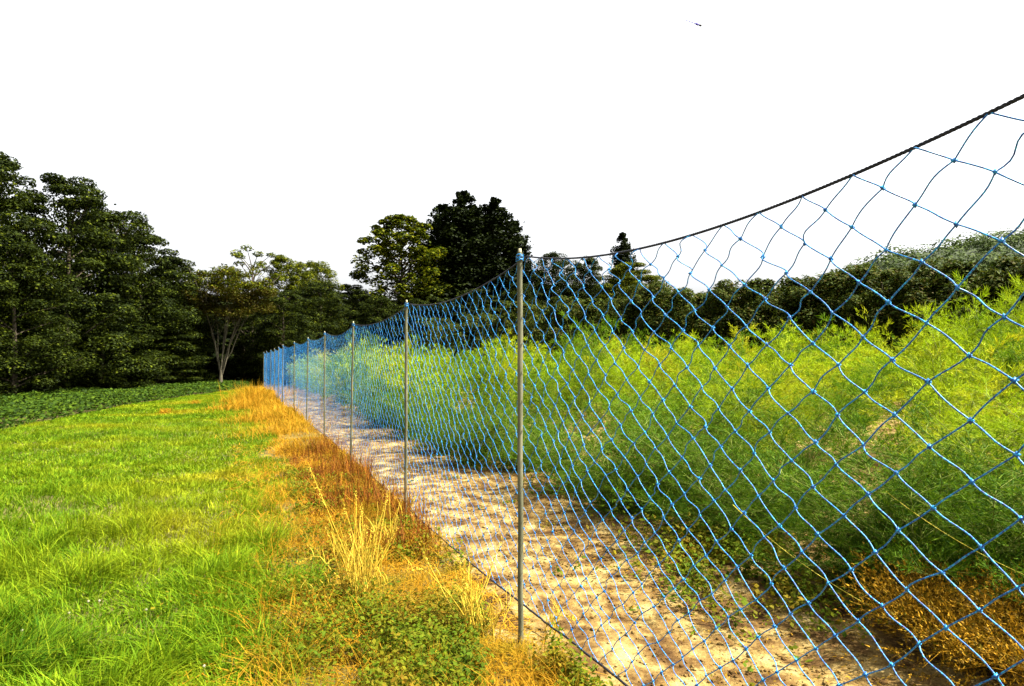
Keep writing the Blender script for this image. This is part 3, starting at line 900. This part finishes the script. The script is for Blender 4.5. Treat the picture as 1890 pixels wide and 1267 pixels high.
GW = 'broadleaf trees at the edge of the wood'
place('dome_a', 'broadleaf_tree', -50, 25.0, 262, r=3.1, label='tallest dark broadleaf tree cut off by the left edge', group=GW, rz=.3)
place('dome_b', 'broadleaf_tree', 118, 29.0, 318, r=3.5, label='big layered broadleaf tree with sky holes, second from the left edge', group=GW, rz=1.0)
place('dome_c', 'broadleaf_tree', 25, 24.5, 440, r=2.6, label='lower leafy broadleaf tree in front of the tallest left trees', group=GW, rz=2.0)
place('dome_a', 'broadleaf_tree', 208, 32.5, 375, r=3.5, label='dark broadleaf tree sloping down right of the layered tree', group=GW, rz=2.4)
place('dome_b', 'broadleaf_tree', 262, 36.0, 425, r=3.3, label='dark broadleaf tree midway down the sloping treeline', group=GW, rz=4.0)
place('dome_c', 'broadleaf_tree', 320, 39.0, 485, r=2.8, label='small dark broadleaf tree just left of the brownish vase-shaped tree', group=GW, rz=.5)
place('dome_c', 'broadleaf_tree', 190, 31.0, 545, r=2.8, label='low dark broadleaf tree at the crop edge under the sloping treeline', group=GW, rz=3.3)
place('dome_b', 'broadleaf_tree', 290, 36.0, 590, r=2.6, label='low shaded broadleaf tree behind the crop, left of the pale trunks', group=GW, rz=5.0)
place('dome_a', 'broadleaf_tree', 528, 43.0, 530, r=2.5, label='dome-shaped green tree right behind the far end of the net', group=GW, rz=1.4)
place('dome_b', 'broadleaf_tree', 450, 45.0, 560, r=2.6, label='dark tree behind the pale trunks', group=GW, rz=1.9)
place('dome_c', 'broadleaf_tree', 590, 48.0, 515, r=3.0, label='dark broadleaf tree above the far net, right of the dome-shaped one', group=GW, rz=2.9)
place('sparse', 'sparse_tree', 470, 50.0, 452, r=3.4, mat='leaf_b', label='thin pale yellowish tree top showing sky between its leaves', group=GW)
place('dome_a', 'broadleaf_tree', 528, 52.0, 466, r=2.9, mat='leaf_b', label='lighter green tree top left of the middle treeline dip', group=GW, rz=3.9)
place('dome_c', 'broadleaf_tree', 585, 54.0, 478, r=2.7, mat='leaf_b', label='lighter green tree top right at the middle treeline dip', group=GW, rz=4.4)
place('dome_b', 'broadleaf_tree', 645, 56.0, 522, r=3.2, label='lowest dark tree in the dip of the middle treeline', group=GW, rz=.9)
GM = 'tall trees in the middle'
place('tall', 'round_tree', 741, 58.0, 394, r=5.0, mat='leaf_b', label='tall round tree with lacy yellowish green crown left of the conifers', group=GM, rz=.6)
place('cone_a', 'conifer', 855, 60.0, 346, r=5.4, mat='leaf_c', label='tallest dark conifer in the middle of the picture', group=GM, rz=.2)
place('cone_b', 'conifer', 815, 61.0, 370, r=4.6, mat='leaf_c', label='dark conifer between the lacy round tree and the tallest conifer', group=GM, rz=1.2)
place('cone_b', 'conifer', 912, 60.5, 358, r=5.4, mat='leaf_c', label='dark conifer right behind the nearest post top', group=GM, rz=2.2)
place('cone_a', 'conifer', 948, 61.5, 402, r=4.0, mat='leaf_c', label='lowest dark conifer on the right flank of the conifer group', group=GM, rz=.9)
place('cone_b', 'conifer', 872, 63.5, 372, r=5.4, mat='leaf_c', label='dark conifer filling the gap behind the two tallest conifers', group=GM, rz=5.9)
place('cone_a', 'conifer', 1150, 58.0, 424, r=2.6, mat='leaf_c', label='small pointed conifer rising behind the sagging black rope', group=GM, rz=3.2)
place('dome_c', 'broadleaf_tree', 1020, 60.0, 462, r=3.0, mat='leaf_a', label='dark broadleaf tree right of the nearest post top', group=GM, rz=5.2)
place('dome_a', 'broadleaf_tree', 1080, 61.0, 470, r=3.0, mat='leaf_a', label='dark broadleaf tree left of the small pointed conifer', group=GM, rz=6.0)
place('dome_b', 'broadleaf_tree', 1165, 50.0, 480, r=3.2, mat='leaf_b', label='light green rounded tree in front of the small pointed conifer', group=GM, rz=2.6)
place('dome_c', 'broadleaf_tree', 700, 52.0, 545, r=3.0, label='dark low tree under the lacy round tree', group=GM, rz=1.6)
place('dome_a', 'broadleaf_tree', 790, 53.0, 545, r=3.2, label='dark low tree under the leftmost conifer', group=GM, rz=.1)
place('dome_b', 'broadleaf_tree', 880, 53.0, 530, r=3.2, label='dark low tree under the tallest conifer, left of the nearest post', group=GM, rz=3.1)
place('dome_c', 'broadleaf_tree', 960, 54.0, 520, r=3.0, label='dark low tree straight behind the nearest post', group=GM, rz=4.7)
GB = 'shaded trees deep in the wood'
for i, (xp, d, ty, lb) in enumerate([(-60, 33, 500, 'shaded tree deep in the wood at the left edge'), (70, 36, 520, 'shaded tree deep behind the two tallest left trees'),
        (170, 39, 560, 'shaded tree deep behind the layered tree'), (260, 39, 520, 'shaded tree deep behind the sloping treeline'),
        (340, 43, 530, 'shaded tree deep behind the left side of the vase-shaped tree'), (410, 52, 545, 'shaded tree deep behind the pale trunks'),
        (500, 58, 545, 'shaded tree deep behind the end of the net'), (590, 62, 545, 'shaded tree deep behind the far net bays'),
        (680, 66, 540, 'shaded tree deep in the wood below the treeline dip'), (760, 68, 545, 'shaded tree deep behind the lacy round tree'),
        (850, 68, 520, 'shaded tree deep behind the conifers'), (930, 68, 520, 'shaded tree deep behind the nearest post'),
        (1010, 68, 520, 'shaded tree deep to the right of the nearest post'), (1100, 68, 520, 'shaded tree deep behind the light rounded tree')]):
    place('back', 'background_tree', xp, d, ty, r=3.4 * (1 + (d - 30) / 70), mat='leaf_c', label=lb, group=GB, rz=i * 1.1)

# vase-shaped tree with pale stems and brownish flat crown
def vase_tree():
    rng = np.random.default_rng(131)
    d = 38.5; x = px(408, d)
    ro = empty('vase_shaped_tree', (x, d, float(height(x, d))))
    g = Geo()
    top = pz(478, d); low = pz(585, d)
    tt = np.linspace(0, 1, 8)
    tips = []
    g.add(*tubes(np.stack([.0 * tt, .0 * tt, -.1 + 1.2 * tt], 1), np.linspace(.14, .09, 8), 8))
    for k in range(11):
        dx = np.linspace(-2.0, 2.9, 11)[k] + rng.normal(0, .15); dy = rng.normal(0, 1.0)
        zt = rng.uniform(low + .3, top - .5)
        s0 = np.array([.03 * dx, .03 * dy, .7 + .5 * rng.random()])
        e = np.array([dx, dy, zt]); mid = np.array([dx * .30, dy * .3, s0[2] + (zt - s0[2]) * .5])
        t = np.linspace(0, 1, 10)[:, None]
        p = s0 * (1 - t) ** 2 + 2 * mid * t * (1 - t) + e * t ** 2 + rng.normal(0, .025, (10, 3))
        g.add(*tubes(p, np.linspace(.042, .014, 10), 6))
        for q in range(3):
            f = rng.integers(4, 9); e2 = p[f] + [rng.normal(0, .5), rng.normal(0, .5), rng.uniform(.5, 1.3)]
            g.add(*tubes(p[f] * (1 - tt[:, None]) + e2 * tt[:, None] + rng.normal(0, .015, (8, 3)), np.linspace(.022, .008, 8), 5))
            tips.append(e2)
        tips.append(e)
    g.build('trunk', M['bark_pale'], ro, True)
    n = 150
    a = rng.uniform(0, 6.28, n); rr = np.sqrt(rng.random(n)) * 2.5
    cz = low + (top - low) * (rng.random(n) ** .7 * np.sqrt(np.clip(1 - (rr / 2.9) ** 2, 0.05, 1)))
    c = np.stack([np.cos(a) * rr + .45, np.sin(a) * rr * .8, cz], 1)
    k = 150
    dr = norm(rng.normal(size=(n, k, 3)))
    P = c[:, None] + dr * rng.uniform(.3, 1, (n, k, 1)) * np.array([.55, .55, .28])
    P = P.reshape(-1, 3)
    lo = P[:, 2] < low + .45 * (top - low)
    sz = rng.uniform(.09, .19, len(P))
    for nm, mk, m_ in (('crown', 'leaf_d', lo | (rng.random(len(P)) < .45)),):
        V, q = leaves(P[m_], rng.normal(0, .5, (m_.sum(), 3)) + [0, 0, 1], sz[m_], rng, .5)
        cr = mesh_from(nm, V, q, M[mk], ro)
        m2 = ~m_
        V, q = leaves(P[m2], rng.normal(0, .5, (m2.sum(), 3)) + [0, 0, 1], sz[m2], rng, .5)
        tag(mesh_from('green_leaves', V, q, M['leaf_b'], cr), 'olive green upper leaves')
    tag(ro, 'vase-shaped small tree with pale branching trunks and flat brownish crown', 'tree')
vase_tree()

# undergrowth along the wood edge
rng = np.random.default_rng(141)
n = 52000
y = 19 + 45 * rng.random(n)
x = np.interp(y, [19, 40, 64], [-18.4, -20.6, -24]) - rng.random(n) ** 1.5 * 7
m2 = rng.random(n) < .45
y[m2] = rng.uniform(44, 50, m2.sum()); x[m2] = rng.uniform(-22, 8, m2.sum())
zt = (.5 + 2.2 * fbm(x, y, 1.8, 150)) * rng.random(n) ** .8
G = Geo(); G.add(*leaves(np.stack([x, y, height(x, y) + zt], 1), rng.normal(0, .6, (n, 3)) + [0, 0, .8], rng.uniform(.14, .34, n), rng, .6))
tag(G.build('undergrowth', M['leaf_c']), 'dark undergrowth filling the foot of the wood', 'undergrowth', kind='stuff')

# ------------------------------------------------------------------ hedge of shrubs on the right
GH = 'shrubs of the hedge behind the field'
ordw = ['rightmost', 'second from the right', 'third from the right', 'fourth from the right', 'fifth from the right', 'sixth from the right', 'seventh from the right',
        'eighth from the right', 'ninth from the right', 'tenth from the right', 'eleventh from the right', 'twelfth from the right', 'thirteenth from the right', 'fourteenth from the right', 'leftmost']
hx = [2050, 1935, 1830, 1725, 1625, 1530, 1440, 1355, 1275, 1200, 1120, 1045, 965, 880, 800]
for i, xp in enumerate(hx):
    d = float(np.interp(xp, [780, 860, 960, 1100, 1300, 1500, 1700, 1890, 2060], [50, 44, 38, 32, 27, 24, 21, 18.5, 16.5]))
    ty = float(np.interp(xp, [780, 960, 1080, 1215, 1400, 1600, 1890, 2060], [600, 566, 545, 527, 507, 491, 470, 460])) + rng.normal(0, 6)
    place('bush_a' if i % 2 else 'bush_b', 'hedge_shrub', xp, d, ty, r=2.3 + .03 * (d - 18), mat='leaf_e', cat='shrub', group=GH, rz=i * 1.7,
          label='dense olive brown hedge shrub, %s of the row behind the asparagus' % ordw[i])

# ------------------------------------------------------------------ distant wooded hill at the right
hxs = np.linspace(10, 130, 60); hys = np.linspace(45, 150, 40)
X, Y = np.meshgrid(hxs, hys)
def hillz(X, Y):
    prof = np.interp(X / Y, [.25, .36, .46, .54, .59, .70, .79, 1.2], [0, .065, .115, .154, .170, .187, .200, .24])
    return height(X, Y) - .3 + np.clip(prof * 75 - .2, 0, None) * np.clip((Y - 46) / 26, 0, 1)
tag(grid_mesh('hill', X, Y, hillz(X, Y), M['hill']), kind='structure')
rng = np.random.default_rng(151)
n = 1500
yy = rng.uniform(50, 96, n); xx = yy * rng.uniform(.36, 1.0, n)
k = 80
c = np.stack([xx, yy, hillz(xx, yy) - .2 + rng.uniform(-.3, .9, n)], 1)
dr = norm(rng.normal(size=(n, k, 3)) + [0, 0, .3])
P = (c[:, None] + dr * rng.uniform(.9, 1.9, (n, 1, 1)) * [1, 1, .75]).reshape(-1, 3)
V, q = leaves(P, dr.reshape(-1, 3) + [0, 0, .5], rng.uniform(.18, .42, len(P)), rng, .7)
tag(mesh_from('distant_wood', V, q, M['leaf_f']), 'green wood with haze-pale colour covering the far hill above the hedge', 'wood', kind='stuff')

# ------------------------------------------------------------------ dragonfly
def dragonfly():
    d = 2.0
    c = np.array([px(1290, d), d, pz(35, d)])
    dx = norm(np.array([px(1300, d) - px(1270, d), 0.0, pz(39, d) - pz(28, d)]))
    ro = empty('dragonfly', tuple(c))
    L_ = math.hypot(px(1300, d) - px(1270, d), pz(39, d) - pz(28, d))
    def part(name, mat, a, b, rads, parent=ro):
        t = np.linspace(a, b, len(rads))
        g = Geo(); g.add(*tubes(dx[None] * (t * L_)[:, None], np.array(rads), 8)); return g.build(name, M[mat], parent, True)
    part('abdomen', 'bug_blue', -.66, .02, [.0003, .0009, .0006, .0010, .0007, .0010, .0008, .0012, .0018])
    part('thorax', 'bug_blue', -.05, .2, [.001, .0028, .0035, .003, .001])
    part('head', 'bug_black', .17, .36, [.0008, .0028, .0034, .0028, .0006])
    for sgn in (1, -1):
        for k, o_ in ((0, .08), (1, .0)):
            p0 = dx * o_ * L_
            out = np.array([-.15 + .2 * (k == 0), sgn * 1.0, .15])
            t = np.linspace(0, 1, 7)[:, None]
            ctr = p0 + out * t * .03
            wd = np.array([.002, .004, .006, .0065, .006, .0045, .001])[:, None]
            V = np.concatenate([ctr + dx * wd * .5, ctr - dx * wd * .5])
            i = np.arange(6); q = np.stack([i, i + 1, i + 8, i + 7], 1)
            mesh_from('wing', V, q, M['wing'], ro)
    tag(ro, 'tiny dark blue dragonfly flying alone high in the white sky', 'dragonfly')
dragonfly()
